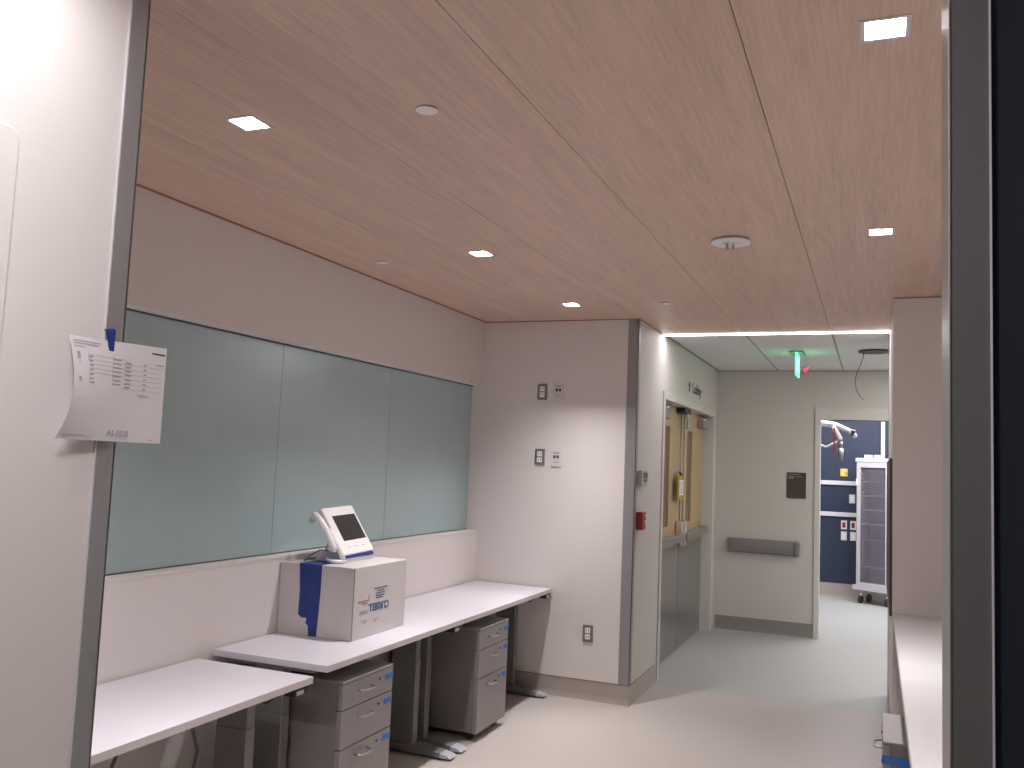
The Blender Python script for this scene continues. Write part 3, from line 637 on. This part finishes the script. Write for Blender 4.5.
# near corridor downlight (above the frame) and the far room's ceiling panel
e = empty('ceiling_lamp', (-1.30, 1.08, C), 'round ceiling lamp close to the near left wall, above the view', 'ceiling light')
MB().cyl((-1.30, 1.08, C-0.012), (-1.30, 1.08, C-0.0005), 0.10, seg=32).build('lamp_body', M['lens'], e)
a = area('near_lamp', (-1.30, 1.08, C-0.014), 0.14, 0.14, NEAR_W, DOWN_C, 180); a.parent = e; a.matrix_parent_inverse = e.matrix_world.inverted()
e = empty('light_panel', (0.2, 11.2, C+0.3), 'large ceiling light panel of the far room, hidden above the doorway', 'ceiling light')
bx(-0.9, 1.3, 10.6, 11.8, C+0.27, C+0.2995).build('panel_body', M['lens'], e)
a = area('room_lamp', (0.2, 11.2, C+0.265), 2.2, 1.1, ROOM_W, (1, 0.97, 1.0)); a.parent = e; a.matrix_parent_inverse = e.matrix_world.inverted()

# ================================================================ exit sign, red lamp, ceiling opening with wire
ex = empty('exit_sign', (-0.62, 8.0, C), 'glowing green edge-lit EXIT sign hanging from the hallway ceiling', 'exit sign')
bx(-0.69, -0.575, 7.86, 8.14, C-0.012, C-0.0005, bev=0.004).build('canopy', M['steelm'], ex)
bx(-0.636, -0.624, 7.84, 8.16, 2.46, C-0.012, bev=0.001).build('panel', M['exitg'], ex)
text('lettering', 'EXIT', 0.16, (-0.6238, 8.0, 2.50), (0, 1, 0), (0, 0, 1), M['exitl'], ex, align='CENTER', sx=0.8)
text('lettering', 'EXIT', 0.16, (-0.6362, 8.0, 2.50), (0, -1, 0), (0, 0, 1), M['exitl'], ex, align='CENTER', sx=0.8)
rl = empty('red_beacon', (-0.64, 9.1, C), 'small glowing red indicator lamp on the hallway ceiling behind the exit sign', 'indicator lamp')
MB().cyl((-0.64, 9.10, C-0.012), (-0.64, 9.10, C-0.0005), 0.035, seg=20).build('base', M['white'], rl)
MB().cyl((-0.64, 9.10, C-0.045), (-0.64, 9.10, C-0.012), 0.014, seg=16, r2=0.018).build('lens', M['redled'], rl)
hr = empty('ceiling_opening', (-0.01, 7.93, C), 'black disc for the round opening in the hallway ceiling tile', 'ceiling opening')
MB().cyl((-0.01, 7.93, C-0.010), (-0.01, 7.93, C-0.0005), 0.128, seg=40).build('plate', M['black'], hr)  # black disc stands in for the dark hole in the tile
wr_ = MB().tube([(-0.09, 7.90, C-0.0105), (-0.10, 7.9, 2.60), (-0.125, 7.9, 2.53), (-0.15, 7.9, 2.47), (-0.16, 7.9, 2.40), (-0.15, 7.9, 2.34), (-0.12, 7.9, 2.28), (-0.085, 7.9, 2.25)], 0.003, seg=6).build('hanging_wire', M['black'])
tag(wr_, 'thin black wire dangling from the dark ceiling opening', 'wire')

# ================================================================ far room
for z, lab in ((1.513, 'upper white wall rail on the navy wall'), (1.093, 'lower white wall rail on the navy wall')):
    e = tag(bx(-2.9, 2.3, YO-0.03, YO-0.0005, z-0.028, z+0.028, bev=0.004).build('wall_rail', M['rail']), lab, 'wall rail', 'white rails on the navy wall')
tag(bx(0.068, 0.118, YO-0.03, YO-0.0005, 1.545, 2.9, bev=0.003).build('wall_strip', M['rail']), 'vertical white strip on the navy wall behind the cart', 'wall strip')
e = empty('wall_card', (-0.39, YO, 1.675), 'yellow and orange card on the navy wall', 'card')
bx(-0.435, -0.345, YO-0.006, YO-0.0004, 1.605, 1.705).build('card_sheet', M['yellow'], e)
bx(-0.425, -0.355, YO-0.0075, YO-0.006, 1.655, 1.695).build('print', mat('peach_print', (0.75, 0.5, 0.25), 0.6), e)
bx(-0.375, -0.35, YO-0.0075, YO-0.006, 1.625, 1.665).build('print', mat('orange_print', (0.7, 0.15, 0.08), 0.6), e)
for x, z, k, lab in ((-0.385, 0.955, 'red', 'red outlet left of the cart, upper of two'), (-0.385, 0.81, 'white', 'white outlet left of the cart, below the red one'),
                     (-0.27, 0.955, 'red', 'red outlet partly hidden at the cart edge'), (-0.27, 0.81, 'white', 'white outlet at the cart edge, below the second red one'),
                     (-0.285, 1.306, 'white', 'white outlet between the two rails at the cart edge')):
    outlet(x, z, lab, k, YO)

# surgical arm
sa = empty('surgical_arm', (-0.60, 11.0, 2.2), 'articulated white ceiling arm with a lamp head, seen through the doorway', 'medical arm')
MB().tube([(-1.1, 11.0, 2.30), (-0.75, 11.0, 2.235), (-0.56, 11.0, 2.215), (-0.44, 11.0, 2.20), (-0.30, 11.0, 2.145), (-0.24, 11.0, 2.105), (-0.205, 11.0, 2.06)], [0.03, 0.034, 0.038, 0.034, 0.027, 0.034, 0.022], seg=12).build('upper_arm', M['arm'], sa)
MB().cyl((-0.248, 11.0, 2.085), (-0.235, 10.98, 2.145), 0.028).build('lamp_joint', M['black'], sa)
MB().tube([(-0.455, 11.0, 2.19), (-0.42, 11.0, 2.11), (-0.385, 11.0, 2.045), (-0.38, 11.0, 2.01)], [0.04, 0.032, 0.03, 0.03], seg=10).build('elbow', M['arm'], sa)
MB().tube([(-0.64, 11.0, 1.975), (-0.535, 11.0, 1.94), (-0.50, 11.0, 1.955), (-0.39, 11.0, 2.02)], 0.013, seg=8).build('lower_arm', M['arm'], sa)
MB().cyl((-0.375, 11.0, 2.01), (-0.375, 11.0, 1.93), 0.026).cyl((-0.372, 11.0, 1.93), (-0.368, 11.0, 1.785), 0.032, r2=0.028).build('grip', M['plate'], sa)
bx(-0.452, -0.436, 10.94, 10.96, 1.87, 2.16).build('strap', M['red'], sa)['label'] = 'thin red strap'
MB().tube([(-1.1, 11.0, 2.30), (-1.1, 11.0, C+0.29)], 0.04).build('drop_tube', M['arm'], sa)

# glass-front cart, turned toward the camera's left
R3 = Vector((0.172, 12.17, 0)); L3 = Vector((-0.212, 12.36, 0))
cu_ = (R3-L3); CW = cu_.length; cu_.normalize(); cw_ = Vector((-cu_.y, cu_.x, 0))
if cw_.y < 0: cw_ = -cw_
CM = Matrix.Identity(4)
for i, a in enumerate((cu_, cw_, Vector((0, 0, 1)))): CM[0][i], CM[1][i], CM[2][i] = a
CM.translation = L3
ca = empty('glass_cart', L3, 'tall wheeled cart with a glass door and shelves in the far room', 'cart'); DP = 0.30
def cbox(*a, **k): return MB().box(*a, mx=CM, **k)
t = 0.05
cbox(-0.02, CW+0.02, -0.02, DP, 1.80, 1.85, bev=0.004).build('top', M['rail'], ca)
cbox(-0.045, CW+0.02, -0.03, DP, 0.17, 0.23, bev=0.004).build('base', M['cartm'], ca)
cbox(0, 0.03, 0.01, DP-0.01, 0.23, 1.80).build('side_panel', M['cartm'], ca)
cbox(CW-0.02, CW, 0.01, DP-0.01, 0.23, 1.80).box(CW, CW+0.004, 0.012, DP-0.01, 0.23, 1.80, mx=CM).build('side_panel', M['cartside'], ca)['label'] = 'right side panel, coloured dark brown as its unlit shade'  # dark colour stands for the lack of light on this side
cbox(0.03, CW-0.02, DP-0.03, DP-0.01, 0.23, 1.80).build('back_panel', M['bin'], ca)
for z in (0.46, 0.80, 1.0, 1.18, 1.36, 1.54, 1.68):
    cbox(0.031, CW-0.021, 0.03, DP-0.031, z, z+0.012).build('shelf', M['cartm'], ca)
dr = cbox(0, t, -0.02, 0.008, 0.235, 1.795).box(CW-t, CW, -0.02, 0.008, 0.235, 1.795, mx=CM).box(t, CW-t, -0.02, 0.008, 1.73, 1.795, mx=CM).box(t, CW-t, -0.02, 0.008, 0.235, 0.27, mx=CM).build('door', M['cartm'], ca)
cbox(t, CW-t, -0.010, -0.005, 0.27, 1.73).build('pane', M['cartglass'], dr)
cbox(-0.004, 0.018, -0.035, -0.02, 1.50, 1.58, bev=0.003).build('handle', M['white'], dr)
k = 0
for z in [0.5+0.045*i for i in range(27)]:
    cbox(0.055, 0.085, 0.012, 0.02, z, z+0.016).build('rack_clip', M['cartm'], ca)
for a, b in ((0.04, 0.03), (CW-0.04, 0.03), (0.04, DP-0.05), (CW-0.04, DP-0.05)):
    p = CM @ Vector((a, b, 0)); q = CM @ Vector((a, b+0.03, 0))
    c_ = MB().cyl((p.x-0.015*cu_.x, p.y-0.015*cu_.y, 0.05), (p.x+0.015*cu_.x, p.y+0.015*cu_.y, 0.05), 0.05, seg=20).build('caster', M['black'], ca)
    MB().cyl((p.x, p.y, 0.08), (p.x, p.y, 0.171), 0.018).build('stem', M['chrome'], c_)
for a, lab in ((0.08, 'small white box on top of the cart, left of two'), (0.21, 'small white box on top of the cart, right of two')):
    o = MB().box(a, a+0.08, 0.02, 0.10, 1.8502, 1.893, bev=0.003, mx=CM).build('small_box', M['rail']); tag(o, lab, 'box', 'small white boxes on top of the cart')
# dark board on the side of the right wall block
tag(bx(XR-0.014, XR-0.0005, 5.72, 7.28, 0.815, 1.735, bev=0.002).build('wall_board', M['cartside']), 'dark board seen edge-on, fixed to the side of the right wall block', 'wall board')

e = empty('hall_fill_panel', (1.0, 8.4, C), 'unseen fill panel added to brighten the hallway, hidden behind the right wall block', 'ceiling light')  # unseen panel, added for more light on the hall walls and door
bx(0.70, 1.30, 8.1, 8.7, C-0.012, C-0.0005).build('panel_body', M['lens'], e)
a = area('hall_fill_lamp', (1.0, 8.4, C-0.014), 0.58, 0.58, HALL_W, (1, 0.97, 0.93)); a.parent = e; a.matrix_parent_inverse = e.matrix_world.inverted()
